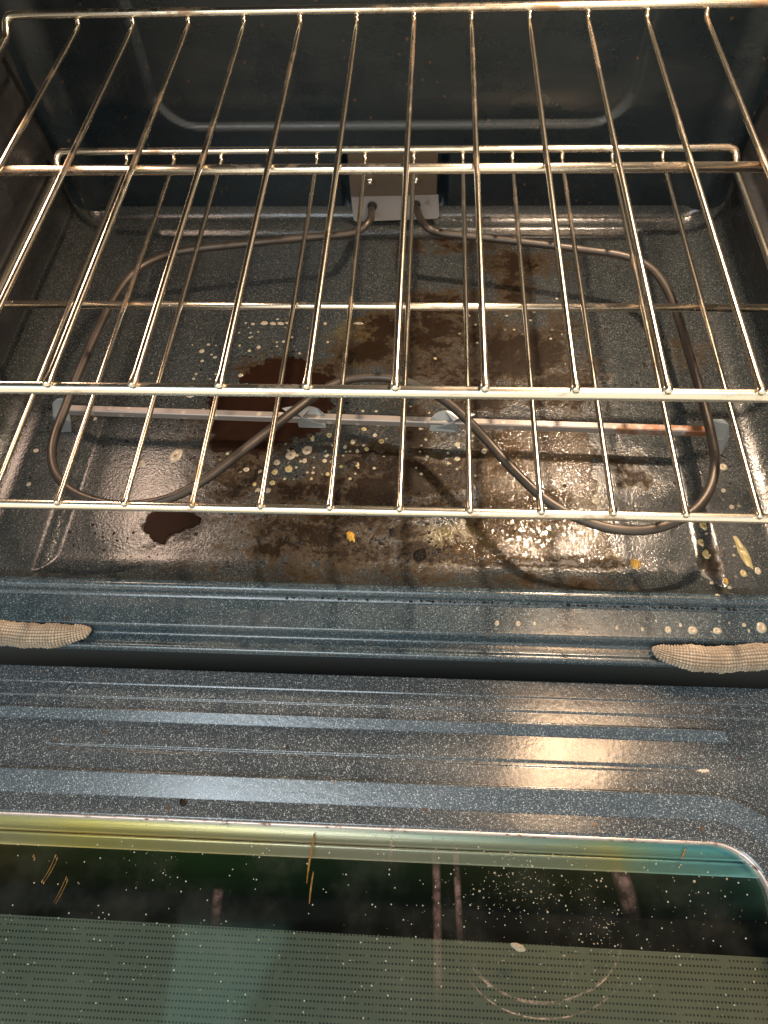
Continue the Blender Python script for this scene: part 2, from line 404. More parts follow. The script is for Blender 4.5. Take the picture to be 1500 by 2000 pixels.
dots = blobs([(600, 880, 190, 90, .8), (500, 660, 170, 70, .58), (800, 820, 200, 60, .55), (900, 890, 130, 80, .66), (500, 760, 280, 80, .45), (1000, 620, 300, 120, .36), (1420, 1090, 60, 120, .55)])
P = np.stack([GX, GY, GZ], -1)
oven_part(grid_obj('oven_floor', P, M_floor, attrs=dict(stain=stain, oil=oil, fleck=fleck, dots=dots)))

# back wall with its pressed panel
xs = np.linspace(XC - HW, XC + HW, 260); zs = np.linspace(ZF + .014, ZT, 200)
BX, BZ = np.meshgrid(xs, zs, indexing='ij')
def rr_dist(x, z, hx, z0, z1, r):
    qx = np.abs(x - XC) - hx + r; qz = np.abs(z - (z0 + z1) / 2) - (z1 - z0) / 2 + r
    return np.hypot(np.maximum(qx, 0), np.maximum(qz, 0)) + np.minimum(np.maximum(qx, qz), 0) - r
d = rr_dist(BX, BZ, .213, -.106, .40, .036)
BY = YB + .0032 * ss(.0012, -.0012, d) - .0024 * ss(.055, .004, d)
d2 = np.maximum(np.abs(BX + .0205) - .050, np.abs(BZ + .168) - .038)
BY = BY + .006 * ss(.004, -.004, d2)
f = np.clip((np.abs(BX - XC) - (HW - .03)) / .03, 0, 1); BY = BY - .022 * (1 - np.sqrt(np.maximum(1 - f * f, 0)))
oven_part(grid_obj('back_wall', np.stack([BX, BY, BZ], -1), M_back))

# side walls with pressed rack guides
for sgn in (-1, 1):
    ys = np.linspace(YF - .004, YB, 150); zs = np.linspace(ZF + .030, ZT, 260)
    SY, SZ = np.meshgrid(ys, zs, indexing='ij')
    inn = np.zeros_like(SY)
    for zr in (-.131, -.016, .10):
        inn = np.maximum(inn, .0085 * ss(.011, .004, np.abs(SZ - zr)) * ss(-.395, -.37, SY) * ss(.005, -.012, SY))
    SX = XC + sgn * (HW - inn)
    oven_part(grid_obj('side_wall', np.stack([SX, SY, SZ], -1), M_wall))
cz = np.array([[[XC - HW, YF - .004, ZT], [XC - HW, YB, ZT]], [[XC + HW, YF - .004, ZT], [XC + HW, YB, ZT]]])
oven_part(grid_obj('oven_ceiling', cz, M_wall))

# front frame under the opening (profile y, z)
prof = [(YF + .0008, -.1930), (-.3995, -.1921), (-.4015, -.1915), (-.4035, -.1921), (-.4052, -.1940), (-.4062, -.1968), (-.4085, -.1985), (-.4100, -.1988),
        (-.4265, -.2000), (-.4280, -.2003), (-.4292, -.2012), (-.4300, -.2030), (-.4306, -.2070), (-.4320, -.2092), (-.4372, -.2098), (-.4386, -.2094), (-.4396, -.2083),
        (-.4410, -.2076), (-.4425, -.2078), (-.4436, -.2088), (-.4441, -.2108), (-.4440, -.2122), (-.4425, -.2130), (-.4300, -.2140), (-.4270, -.2150), (-.4262, -.2200), (-.4260, -.3000)]
fp = catmull([(a, b, 0) for a, b in prof if b > -.2125], 4)
oven_part(extrude_x('front_frame', [(p.x, p.y) for p in fp], XC - .37, XC + .37, M_frame))
nt = NT('recess_shade'); M_rec_shade = nt.set(color=(.003, .009, .012), rough=.5, spec=.2)  # near-black colour puts the shade of the gap into the recess
oven_part(extrude_x('frame_recess', [(-.4440, -.2123), (-.4425, -.2130), (-.4300, -.2140), (-.4270, -.2150), (-.4262, -.2200), (-.4260, -.3000), (-.4600, -.3010)], XC - .37, XC + .37, M_rec_shade))

# braided gasket ends lying in the channel
def gasket(pts, r0):
    path = catmull(pts, 22); n0 = len(path)
    # resample to fine rings
    L = [0]
    for a, b in zip(path[:-1], path[1:]): L.append(L[-1] + (b - a).length)
    N = int(L[-1] / .00034); seg = 132
    V, F, WV = [], [], []
    JIT = np.random.default_rng(3).random(997)
    bead = .0019; cols = 22
    for i in range(N + 1):
        s = L[-1] * i / N; j = min(max(np.searchsorted(L, s) - 1, 0), n0 - 2); t = (s - L[j]) / max(L[j + 1] - L[j], 1e-9)
        p = path[j].lerp(path[j + 1], t); tan = (path[min(j + 2, n0 - 1)] - path[max(j - 1, 0)]).normalized()
        side = tan.cross(Vector((0, 0, 1))).normalized(); up = side.cross(tan)
        tip = math.sqrt(min(1, max(0, (s + .0004) / .026))) * .86 + .14 * min(1, s / .004)
        for k in range(seg):
            A = 2 * math.pi * k / seg
            row = math.floor(A / (2 * math.pi) * cols)
            w = (.12 + .88 * abs(math.sin(A / 2 * cols)) ** .8) * (.12 + .88 * abs(math.sin(math.pi * s / bead)) ** .8)
            WV.append(w * (.75 + .25 * JIT[(row * 131 + int(s / bead) * 17) % 997])); r = r0 * max(tip, .02) * (1 + .035 * math.sin(s * 310) + .02 * math.sin(s * 790 + 3 * A)); w = w * (.7 + .5 * JIT[(row * 37 + int(s / bead) * 101) % 997])
            rr = r + .0016 * (w - .6) * min(1, s / .006)
            V.append(p + side * math.cos(A) * rr + up * math.sin(A) * rr * .80)
    for i in range(N):
        for k in range(seg):
            k2 = (k + 1) % seg; F.append((i * seg + k, i * seg + k2, (i + 1) * seg + k2, (i + 1) * seg + k))
    F.append(tuple(range(seg)))
    return V, F, WV
def put_gasket(pts, r):
    V, F, WV = gasket(pts, r); o = oven_part(mesh_obj('door_gasket', V, F, M_gask))
    a = o.data.attributes.new('weave', 'FLOAT', 'POINT'); a.data.foreach_set('value', np.array(WV, np.float32))
zc = -.2035
gl_pts = [at(179, 1229, z=zc - .0005), at(150, 1236, z=zc), at(110, 1241, z=zc + .001), at(60, 1241, z=zc + .001), at(0, 1236, z=zc + .001), at(-90, 1233, z=zc + .001), at(-200, 1232, z=zc)]
put_gasket(gl_pts, .0084)
gr_pts = [at(1273, 1266, z=zc - .0005), at(1300, 1276, z=zc), at(1345, 1284, z=zc + .001), at(1400, 1288, z=zc + .001), at(1460, 1284, z=zc + .001), at(1530, 1280, z=zc + .001), at(1640, 1280, z=zc)]
put_gasket(gr_pts, .0086)

# element mounting plate on the back wall
bm = bmesh.new()
a, b_ = at(684, 330, Y=.022), at(853, 330, Y=.022); zt = (a.z + b_.z) / 2
def box(bm, lo, hi):
    vs = [bm.verts.new((x, y, z)) for x in (lo[0], hi[0]) for y in (lo[1], hi[1]) for z in (lo[2], hi[2])]
    for f in ((0, 1, 3, 2), (4, 6, 7, 5), (0, 4, 5, 1), (2, 3, 7, 6), (0, 2, 6, 4), (1, 5, 7, 3)): bm.faces.new([vs[i] for i in f])
PX0, PX1 = -.0635, .0215
box(bm, (PX0, .0225, -.182), (PX1, .0245, -.128))
plate = oven_part(bm_obj('mounting_plate', bm, M_plate, bevel=.0006, smooth=False))
def sub(o, p):
    o.parent = p; o.matrix_parent_inverse = p.matrix_world.inverted() if False else (Matrix.Identity(4)); return o
# plate flange, tilted forward, with two holes for the terminals
tl, tr, br_, bl = at(686, 386, Y=.0215), at(856, 382, Y=.0215), at(858, 427, Y=.0165), at(691, 433, Y=.0165)
bm = bmesh.new()
pts = rounded([tl, tr, br_, bl], [.0005, .0005, .004, .004], 5, closed=True)
top = [bm.verts.new(p) for p in pts]; bot = [bm.verts.new(p + Vector((0, .0015, .0004))) for p in pts]
bm.faces.new(top); bm.faces.new(bot[::-1])
for i in range(len(pts)): bm.faces.new((top[i], bot[i], bot[(i + 1) % len(pts)], top[(i + 1) % len(pts)]))
bmesh.ops.recalc_face_normals(bm, faces=bm.faces[:])
flange = bm_obj('flange', bm, M_flange, parent=plate, smooth=False)
HOLES = (at(727, 402, Y=.019), at(812, 400, Y=.019))
nt = NT('hole_black'); M_hole = nt.set(color=(.006, .006, .006), rough=.8)
for h in HOLES:
    bm = bmesh.new(); bmesh.ops.create_uvsphere(bm, u_segments=20, v_segments=10, radius=1)
    bmesh.ops.scale(bm, vec=(.0048, .0012, .0054), verts=bm.verts); bmesh.ops.translate(bm, vec=h + Vector((0, -.0006, 0)), verts=bm.verts)
    bm_obj('terminal_hole', bm, M_hole, parent=plate)
for q in ((723, 353), (812, 352)):
    p = at(*q, Y=.0215); bm = bmesh.new()
    bmesh.ops.create_cone(bm, cap_ends=True, segments=6, radius1=.0042, radius2=.0038, depth=.004)
    bmesh.ops.create_uvsphere(bm, u_segments=14, v_segments=8, radius=.0026, matrix=Matrix.Translation((0, 0, .0022)))
    bmesh.ops.rotate(bm, cent=(0, 0, 0), matrix=Matrix.Rotation(math.radians(90), 3, 'X'), verts=bm.verts)
    bmesh.ops.translate(bm, vec=p + Vector((0, -.0005, 0)), verts=bm.verts)
    bm_obj('screw', bm, M_screw, parent=plate)

# bake element: one bent tube
ZE = -.160
def el(x, y, dz=0): return at(x, y, z=ZE + dz)
he = oven_part(empty('heating_element', (0, 0, 0), '', ''))
for k_ in ('label', 'category'): del he[k_]
he.matrix_parent_inverse = oven_inv
h0, h1 = HOLES
pts = [h0 + Vector((0, .004, 0)), h0 + Vector((-.0005, -.006, -.001)), el(722, 430, .004), el(690, 455), el(600, 464), el(480, 476), el(372, 488), el(310, 503), el(258, 535), el(218, 590),
       el(186, 655), el(155, 725), el(128, 795), el(107, 850), el(101, 890), el(112, 930), el(150, 965), el(215, 985), el(280, 985), el(345, 968), el(410, 930), el(490, 868), el(562, 812),
       el(612, 775), el(660, 747), el(715, 737), el(775, 741), el(835, 762), el(885, 795), el(935, 843), el(1000, 915), el(1065, 975), el(1130, 1012), el(1200, 1033), el(1275, 1033), el(1345, 1005), el(1383, 962),
       el(1396, 910), el(1390, 855), el(1372, 780), el(1350, 705), el(1328, 630), el(1305, 570), el(1272, 525), el(1220, 500), el(1140, 488), el(1040, 475), el(930, 463), el(860, 455), el(830, 440, .003),
       h1 + Vector((.001, -.006, -.001)), h1 + Vector((0, .004, 0))]
tube('element_tube', catmull(pts, 8), .0035, M_elem, he, seg=14)

# support strip under the element with its feet and clips
bL, bR = at(118, 795, z=-.182), at(1408, 838, z=-.182)
def strip_pt(t): return bL.lerp(bR, t)
ex = (bR - bL).normalized(); ey = Vector((-ex.y, ex.x, 0)).normalized()
bm = bmesh.new()
w2 = .0031
prof2 = [(w2, -.0052), (w2, -.0008), (w2 - .0008, 0), (-w2 + .0008, 0), (-w2, -.0008), (-w2, -.0060), (-w2 + .001, -.0060), (-w2 + .001, -.0015), (w2 - .001, -.0015), (w2 - .001, -.0052)]
nS = 60; rings = []
for i in range(nS + 1):
    p = strip_pt(.012 + .976 * i / nS)
    rings.append([bm.verts.new(p + ey * a + Vector((0, 0, b))) for a, b in prof2])
for i in range(nS):
    for k in range(len(prof2)):
        k2 = (k + 1) % len(prof2); bm.faces.new((rings[i][k], rings[i][k2], rings[i + 1][k2], rings[i + 1][k]))
bm.faces.new(rings[0]); bm.faces.new(rings[-1][::-1])
bmesh.ops.recalc_face_normals(bm, faces=bm.faces[:])
bm_obj('support_strip', bm, M_strip, he, smooth=False)
def plate_poly(name, pts, thick, mat, parent):
    bm = bmesh.new(); n_ = (pts[1] - pts[0]).cross(pts[2] - pts[0]).normalized() * thick
    a = [bm.verts.new(p) for p in pts]; b = [bm.verts.new(p + n_) for p in pts]
    bm.faces.new(a); bm.faces.new(b[::-1])
    for i in range(len(pts)): bm.faces.new((a[i], b[i], b[(i + 1) % len(pts)], a[(i + 1) % len(pts)]))
    bmesh.ops.recalc_face_normals(bm, faces=bm.faces[:])
    return bm_obj(name, bm, mat, parent, smooth=False, bevel=.0003)
# feet: bent grey tabs at both ends
def foot(p, s):
    o1 = [(-.004, .004, .006), (.005, .004, .0065), (.009, .001, .004), (.0115, -.004, -.006), (.0105, -.008, -.021), (.006, -.009, -.0285), (.002, -.008, -.0265), (-.002, -.005, -.012)]
    pts = [p + ex * (s * a) + ey * b + Vector((0, 0, c)) for a, b, c in o1]
    plate_poly('support_foot', rounded(pts, .0018, 3, closed=True), .0012, M_steel, he)
foot(bL + ex * .004, -1); foot(bR - ex * .004, 1)
for cx, s in ((590, 1), (885, -1)):
    t = (at(cx, 812, z=-.18) - bL).dot(ex) / (bR - bL).length
    p = strip_pt(t) + Vector((0, 0, .0008))
    o1 = [(-.018, .0046, .0015), (-.006, .0052, .0045), (.008, .0050, .0045), (.013, .0040, .0030), (.0175, .0000, .0012), (.0185, -.0052, -.0095), (-.004, -.0055, -.0095), (-.004, -.0048, -.003), (.000, -.0035, .001), (-.004, -.0015, .0025), (-.012, .0005, .0008)]
    pts = [p + ex * (s * a) + ey * b + Vector((0, 0, c)) for a, b, c in o1]
    plate_poly('clip', rounded(pts, .0015, 3, closed=True), .001, M_steel, he)

# ------------------------------------------------------------------ door
ZD = -.2350
wx0, wx1, wy1, wr = XC - .2850, XC + .2500, -.5490, .030
door = oven_part(empty('oven_door', (0, 0, 0), '', ''))
for k_ in ('label', 'category'): del door[k_]
door.matrix_parent_inverse = oven_inv
xs = np.concatenate([np.linspace(-.40, -.29, 14)[:-1], np.linspace(-.29, .165, 90)[:-1], np.linspace(.165, .275, 110)[:-1], np.linspace(.275, .355, 14)])
ys = np.concatenate([np.linspace(-.86, -.60, 30)[:-1], np.linspace(-.60, -.4475, 330)])
DX, DY = np.meshgrid(xs, ys, indexing='ij')
qx = np.abs(DX - (wx0 + wx1) / 2) - (wx1 - wx0) / 2 + wr; qy = np.abs(DY - (wy1 - .45)) - .45 + wr
dd_ = np.hypot(np.maximum(qx, 0), np.maximum(qy, 0)) + np.minimum(np.maximum(qx, qy), 0) - wr       # distance outside the window opening
def ridge(t, up0, top, down):   # t measured away from the viewer; steep far side, long near slope
    return ss(up0 + .0012, up0, t) * ss(down, top, t)
DZ = np.full_like(DX, ZD)
DZ = DZ + .0042 * np.clip((dd_ - .0130) / .0145, 0, 1) * ss(.0290, .0276, dd_)                         # broad slope round the window
inx = ss(.222, .2195, DX) * ss(-.315, -.305, DX)
t1 = DY + .4868
DZ = DZ + .0026 * np.clip(t1 / .0078, 0, 1) * ss(.0088, .0078, t1) * inx
DZ = DZ - .0012 * ss(.0022, .0010, np.abs(DY + .5050)) * ss(.206, .195, DX) * ss(-.26, -.2, DX)
DZ = DZ + .0010 * ss(-.4705, -.4695, DY) + .0006 * ss(-.4608, -.4600, DY)
DZ = DZ - .006 * np.clip((-.4490 - DY) / -.0015, 0, 1) ** 2
DZ = DZ - .0012 * ss(.0022, .0, dd_)
keep = dd_ >= -.0004
# snap the rim
grid_obj('door_panel', np.stack([DX, DY, DZ], -1), M_door, parent=door, keep=keep)
# thin rim of the opening
bm = bmesh.new()
rim = rounded([(wx0, wy1, 0), (wx1, wy1, 0), (wx1, -.86, 0), (wx0, -.86, 0)], [.05, .05, .001, .001], 12, closed=True)
def rrect(off, z):
    o = []
    r = wr + off
    for cx, cy, a0 in ((wx1 - wr, wy1 - wr, 90), (wx0 + wr, wy1 - wr, 180)):
        pass
    for k in range(17):
        A = math.radians(90 - 90 * k / 16); o.append((wx1 - wr + r * math.cos(A), wy1 - wr + r * math.sin(A), z))
    o.append((wx1 + off, -.86, z)); o.append((wx0 - off, -.86, z))
    for k in range(17):
        A = math.radians(180 - 90 * k / 16); o.append((wx0 + wr + r * math.cos(A), wy1 - wr + r * math.sin(A), z))
    return o
r_a = [bm.verts.new(p) for p in rrect(.0007, ZD - .0009)]; r_b = [bm.verts.new(p) for p in rrect(.0000, ZD - .0006)]; r_c = [bm.verts.new(p) for p in rrect(-.0006, ZD - .0016)]; r_d = [bm.verts.new(p) for p in rrect(-.0006, ZD - .006)]
for A_, B_ in ((r_a, r_b), (r_b, r_c), (r_c, r_d)):
    for i in range(len(A_)):
        j = (i + 1) % len(A_); bm.faces.new((A_[i], A_[j], B_[j], B_[i]))
bmesh.ops.recalc_face_normals(bm, faces=bm.faces[:])
nt = NT('rim_steel'); n1 = nt.noise(90, 6, .7)
M_rim = nt.set(color=nt.mix(nt.step(n1, .52, .66), (.60, .50, .46), (.10, .035, .015)), metal=.6, rough=.35)
bm_obj('window_rim', bm, M_rim, parent=door)

# glass with its iridescent coating: see-through sheet with a mirror share that grows at grazing angles
nt = NT('coated_glass')
nt.n.remove(nt.bsdf)
tr_ = nt.n.new('ShaderNodeBsdfTransparent'); tr_.inputs[0].default_value = (.88, .90, .82, 1)
gs = nt.n.new('ShaderNodeBsdfGlossy'); gs.inputs['Roughness'].default_value = .035; gs.inputs['Color'].default_value = (.85, 1.0, .9, 1)
df = nt.n.new('ShaderNodeBsdfDiffuse'); df.inputs[0].default_value = (.34, .36, .30, 1)
fr_ = nt.n.new('ShaderNodeFresnel'); fr_.inputs[0].default_value = 1.9
m1 = nt.n.new('ShaderNodeMixShader'); nt.link(nt.math('MULTIPLY', fr_.outputs[0], 1.15, clamp=True), m1.inputs[0]); nt.link(tr_.outputs[0], m1.inputs[1]); nt.link(gs.outputs[0], m1.inputs[2])
gd, gc = nt.voro(520, ('Distance', 'Color')); gr = nt.sep(gc)
haze_ = nt.math('MULTIPLY', nt.step(nt.noise(24, 5, .6), .40, .75), .035)
sp = nt.math('MULTIPLY', nt.step(gd, .30, .18), nt.step(gr[0], .955, .965))
m2 = nt.n.new('ShaderNodeMixShader'); nt.link(nt.math('MAXIMUM', haze_, nt.math('MULTIPLY', sp, .8)), m2.inputs[0]); nt.link(m1.outputs[0], m2.inputs[1]); nt.link(df.outputs[0], m2.inputs[2])
nt.link(m2.outputs[0], nt.out.inputs[0]); M_glass = nt.m
ZG = ZD - .0062
bm = bmesh.new(); box(bm, (wx0 - .006, -.86, ZG - .0002), (wx1 + .006, wy1 + .004, ZG))
bmesh.ops.delete(bm, geom=[f for f in bm.faces if f.normal.z < .9 and False], context='FACES')
# a single sheet is enough for a thin coated pane
bm.free(); bm = bmesh.new()
bm.faces.new([bm.verts.new(p) for p in ((wx0 - .006, -.86, ZG), (wx1 + .006, -.86, ZG), (wx1 + .006, wy1 + .004, ZG), (wx0 - .006, wy1 + .004, ZG))])
pane = bm_obj('window_glass', bm, M_glass, parent=door, smooth=False)

# iridescent spacer under the glass edge
nt = NT('iridescent_spacer')
pos = nt.sep(nt.tc.outputs['Object']); px_ = pos[0]
n1 = nt.noise(12, 4, .6); wob = nt.math('MULTIPLY', nt.math('SUBTRACT', n1, .5), .16)
fx = nt.step(nt.math('ADD', px_, wob), -.26, .22, smooth=False)
c = nt.ramp(fx, [(0, (.88, .72, .40)), (.14, (.98, .74, .26)), (.28, (.95, .76, .44)), (.42, (.80, .70, .56)), (.56, (.70, .66, .56)), (.70, (.56, .62, .54)), (.82, (.72, .68, .38)), (.91, (.40, .68, .66)), (1, (.28, .68, .80))])
mp = nt.n.new('ShaderNodeMapping'); mp.inputs['Scale'].default_value = (6, 500, 500); nt.link(nt.tc.outputs['Object'], mp.inputs[0])
br = nt.noise(1, 3, .6, vec=mp.outputs[0])
M_irid = nt.set(color=c, metal=.45, rough=.30, normal=nt.bump(br, .25, .0004))
extrude_x('window_spacer', [(wy1 + .004, ZG - .0012), (wy1 - .0005, ZG - .0015), (-.5562, ZG - .0036), (-.5572, ZG - .0046), (-.5575, ZG - .0065)], wx0 - .04, wx1 + .04, M_irid, parent=door, nx=40)
extrude_x('window_spacer', [(-.5578, ZG - .0090), (-.5580, ZG - .0056), (-.5584, ZG - .0049), (-.5590, ZG - .0048), (-.5600, ZG - .0054), (-.5648, ZG - .0074), (-.5658, ZG - .0088)], wx0 - .04, wx1 + .04, M_irid, parent=door, nx=40)
nt = NT('skirt_painted_reflection'); M_low = nt.set(color=nt.ramp(nt.step(nt.sep(nt.tc.outputs['Object'])[0], -.26, .22, smooth=False), [(0, (.06, .05, .008)), (.3, (.03, .09, .02)), (.5, (.02, .05, .02)), (.8, (.07, .07, .02)), (1, (.02, .07, .06))]), metal=.8, rough=.3)  # ramp paints the dim green reflection into the skirt's colour
extrude_x('spacer_skirt', [(-.5659, ZG - .0090), (-.5680, ZG - .0120), (-.5730, ZG - .0200), (-.5800, ZG - .0290), (-.5860, ZG - .0400)], wx0 - .04, wx1 + .04, M_low, parent=door, nx=40)
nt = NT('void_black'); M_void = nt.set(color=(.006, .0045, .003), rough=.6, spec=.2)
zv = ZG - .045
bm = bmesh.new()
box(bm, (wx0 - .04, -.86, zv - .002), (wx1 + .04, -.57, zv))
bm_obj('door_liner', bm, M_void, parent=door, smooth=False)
# dotted heat screen deep in the door
nt = NT('dotted_screen')
mp = nt.n.new('ShaderNodeMapping'); mp.inputs['Scale'].default_value = (1 / .00222, 1 / .0036, 0); nt.link(nt.tc.outputs['Object'], mp.inputs[0])
gd = nt.voro(1, 'Distance', rnd=.0, vec=mp.outputs[0])
fv = nt.n.new('ShaderNodeVectorMath'); fv.operation = 'FRACTION'; nt.link(mp.outputs[0], fv.inputs[0])
fx, fy, _ = nt.sep(fv.outputs[0])
dx = nt.math('MULTIPLY', nt.math('SUBTRACT', fx, .5), .00222); dy = nt.math('MULTIPLY', nt.math('SUBTRACT', fy, .5), .0036)
r2 = nt.math('SQRT', nt.math('ADD', nt.math('MULTIPLY', dx, dx), nt.math('MULTIPLY', dy, dy)))
dot = nt.step(r2, .00074, .00058)
dot = nt.math('MULTIPLY', dot, nt.step(nt.noise(110, 4, .65), .62, .56))
n1 = nt.noise(11, 4, .6)
M_screen = nt.set(color=nt.mix(nt.math('MULTIPLY', dot, .88), nt.mix(n1, (.20, .245, .19), (.32, .30, .235)), (.008, .012, .009)), rough=.5)
zs_ = zv + .018
a, b_ = at(-60, 1782, z=zs_), at(1560, 1874, z=zs_)
sl = (b_ - a); V = [(0, 0, 0), (sl.x, sl.y, 0), (sl.x + .02, sl.y - .24, 0), (-.02, -.24, 0), (0, 0, -.0012), (sl.x, sl.y, -.0012), (sl.x + .02, sl.y - .24, -.0012), (-.02, -.24, -.0012)]
scr = mesh_obj('heat_screen', V, [(3, 2, 1, 0), (4, 5, 6, 7), (0, 1, 5, 4), (1, 2, 6, 5), (2, 3, 7, 6), (3, 0, 4, 7)], M_screen, parent=door, smooth=False, loc=a)

# scuffs and streaks on the glass
nt = NT('scuff')
nt.n.remove(nt.bsdf); tr_ = nt.n.new('ShaderNodeBsdfTransparent'); df = nt.n.new('ShaderNodeBsdfDiffuse'); df.inputs[0].default_value = (.50, .34, .28, 1)
mx = nt.n.new('ShaderNodeMixShader'); nt.link(nt.math('MULTIPLY', nt.attr('cover'), nt.step(nt.noise(260, 4, .7), .42, .64, .05, .6)), mx.inputs[0]); nt.link(tr_.outputs[0], mx.inputs[1]); nt.link(df.outputs[0], mx.inputs[2]); nt.link(mx.outputs[0], nt.out.inputs[0])
M_scuff = nt.m
def ribbons(name, paths, width, z, mat):
    V, F, A = [], [], []
    for P_ in paths:
        o = len(V); n = len(P_)
        for i, p in enumerate(P_):
            t = (P_[min(i + 1, n - 1)] - P_[max(i - 1, 0)]).normalized(); s_ = Vector((-t.y, t.x, 0)) * width * .5
            fade = min(1, 3 * i / (n - 1), 1.6 * (n - 1 - i) / (n - 1)) if n > 2 else 1
            for q in (-1, -.4, .4, 1):
                V.append(Vector((p.x, p.y, z)) + s_ * q); A.append(fade if abs(q) < .5 else 0)
        for i in range(n - 1):
            for k in range(3): F.append((o + 4 * i + k, o + 4 * i + k + 1, o + 4 * i + 5 + k, o + 4 * i + 4 + k))
    o = mesh_obj(name, V, F, mat, parent=door, smooth=False)
    a = o.data.attributes.new('cover', 'FLOAT', 'POINT'); a.data.foreach_set('value', np.array(A, np.float32))
zz = ZG + .0004
arc = lambda cx, cy, r, a0, a1, n=50: [at(cx + r * math.cos(math.radians(a0 + (a1 - a0) * i / n)), cy + r * .82 * math.sin(math.radians(a0 + (a1 - a0) * i / n)), z=zz) for i in range(n + 1)]
ribbons('scuff_ring', [arc(1062, 1836, 148, 165, 20), arc(1064, 1842, 145, 150, 60), arc(1058, 1832, 152, 160, 75), arc(1066, 1838, 147, 60, 0)], .0010, zz, M_scuff)
ribbons('scuff_ring', [arc(1068, 1852, 168, 165, 15)], .0011, zz + .0001, M_scuff)
nt = NT('streak')
nt.n.remove(nt.bsdf); tr_ = nt.n.new('ShaderNodeBsdfTransparent'); df = nt.n.new('ShaderNodeBsdfDiffuse'); df.inputs[0].default_value = (.42, .27, .25, 1)
mx = nt.n.new('ShaderNodeMixShader'); nt.link(nt.math('MULTIPLY', nt.attr('cover'), nt.step(nt.noise(120, 4, .7), .35, .7, .04, .26)), mx.inputs[0]); nt.link(tr_.outputs[0], mx.inputs[1]); nt.link(df.outputs[0], mx.inputs[2]); nt.link(mx.outputs[0], nt.out.inputs[0])
M_streak = nt.m
def line(*q): return catmull([at(x, y, z=zz) for x, y in q], 10)
ribbons('drip_streak', [line((851, 1634), (853, 1740), (855, 1860), (856, 2010))], .0058, zz, M_streak)
ribbons('drip_streak', [line((889, 1636), (893, 1720), (897, 1800), (899, 1850))], .0046, zz, M_streak)
ribbons('drip_streak', [line((765, 1628), (764, 1655), (763, 1690))], .0028, zz, M_streak)
ribbons('drip_streak', [line((1205, 1690), (1222, 1740), (1238, 1800))], .0120, zz, M_streak)
ribbons('drip_streak', [line((428, 1735), (424, 1760), (420, 1810))], .0070, zz, M_streak)
nt = NT('amber_drip'); M_amber = nt.set(color=nt.mix(nt.noise(300, 4, .7), (.12, .055, .013), (.26, .155, .045)), rough=.2, spec=.7, alpha=nt.step(nt.noise(220, 3, .6), .25, .7, .35, .9))
def drip(pts, r):
    P_ = catmull([at(x, y, z=ZG + .0004) for x, y in pts], 8); n = len(P_)
    V, F = tube_data(P_, [r * (.35 + .65 * math.sin(math.pi * min(.98, .08 + i / n))) for i in range(n)], 8)
    V = [Vector((v.x, v.y, ZG + max(.0001, (v.z - ZG - .0004) * .5 + .0003))) for v in V]
    mesh_obj('grease_drip', V, F, M_amber, parent=door)
drip([(614, 1628), (608, 1660), (603, 1690), (599, 1725)], .0008)
drip([(612, 1702), (607, 1735), (604, 1765)], .0006)
drip([(107, 1674), (95, 1700), (82, 1720)], .00028)
drip([(112, 1678), (99, 1703), (86, 1723)], .00028)
drip([(128, 1716), (117, 1740), (105, 1763)], .00028)
drip([(132, 1720), (120, 1745), (108, 1766)], .00028)
for q in ((66, 1672), (68, 1678), (109, 1672), (112, 1677), (130, 1715), (132, 1720), (83, 1721), (86, 1724)): drip([(q[0], q[1] - 3), (q[0] - 1, q[1]), (q[0] - 2, q[1] + 3)], .0006)
drip([(1340, 1655), (1336, 1666), (1331, 1678)], .0007)

# ------------------------------------------------------------------ racks
PITCH = .0435
def rack(label, z, yb, ym, yf, x0):
    R_RAIL, R_ROD = .0032, .0019
    ya = yb - .012          # the back rail stands a little proud of the rods
    zr = z - R_RAIL - R_ROD + .0008
    x1 = .2805
    root = empty('oven_rack', (XC, yf, zr - R_RAIL), label, 'oven rack', 'wire racks inside the oven')
    inv = Matrix.Translation(-root.location)
    def part(o): o.matrix_parent_inverse = inv; return o
    zb = z + .0075
    loop = [(x0, yf, zr), (x1, yf, zr), (x1, ya - .012, zr), (x1 - .001, ya - .001, zb), (x0 + .001, ya - .001, zb), (x0, ya - .012, zr)]
    part(tube('outer_frame', rounded(loop, [.02, .02, .006, .012, .012, .006], 8, closed=True), R_RAIL, M_chrome, root, 14, closed=True))
    part(tube('crossbar', [(x0, ym, zr), (x1, ym, zr)], R_RAIL * .98, M_chrome, root, 14))
    proto = None
    for i in range(-6, 6):
        if proto is None:
            path = rounded([(0, yf - .0022, z), (0, ya - .005, z), (0, ya - .0015, zb - .001)], .005, 5)
            path = [Vector((0, yf - .0030, z)), Vector((0, yf - .0026, z)), Vector((0, yf - .0016, z)), Vector((0, yf + .0005, z))] + path[1:]
            rad = [.0004, .0016, .0023, .0025] + [R_ROD] * (len(path) - 4)
            path.insert(4, Vector((0, yf + .006, z))); rad.insert(4, R_ROD)
            proto = part(tube('rod', path, rad, M_rod, root, 12)); o = proto
        else:
            o = proto.copy(); COL.objects.link(o); o.parent = root; o.matrix_parent_inverse = inv
        o.location = (i * PITCH, 0, 0)
    return root
rack('upper wire rack, its rods crossing the top half of the picture closest to the viewer', 0.0, 0.0, -.2009, -.3884, -.3185)
rack('lower wire rack, further down under the other rack and just above the heating element', -.1145, .0048, -.1976, -.3840, -.3262)

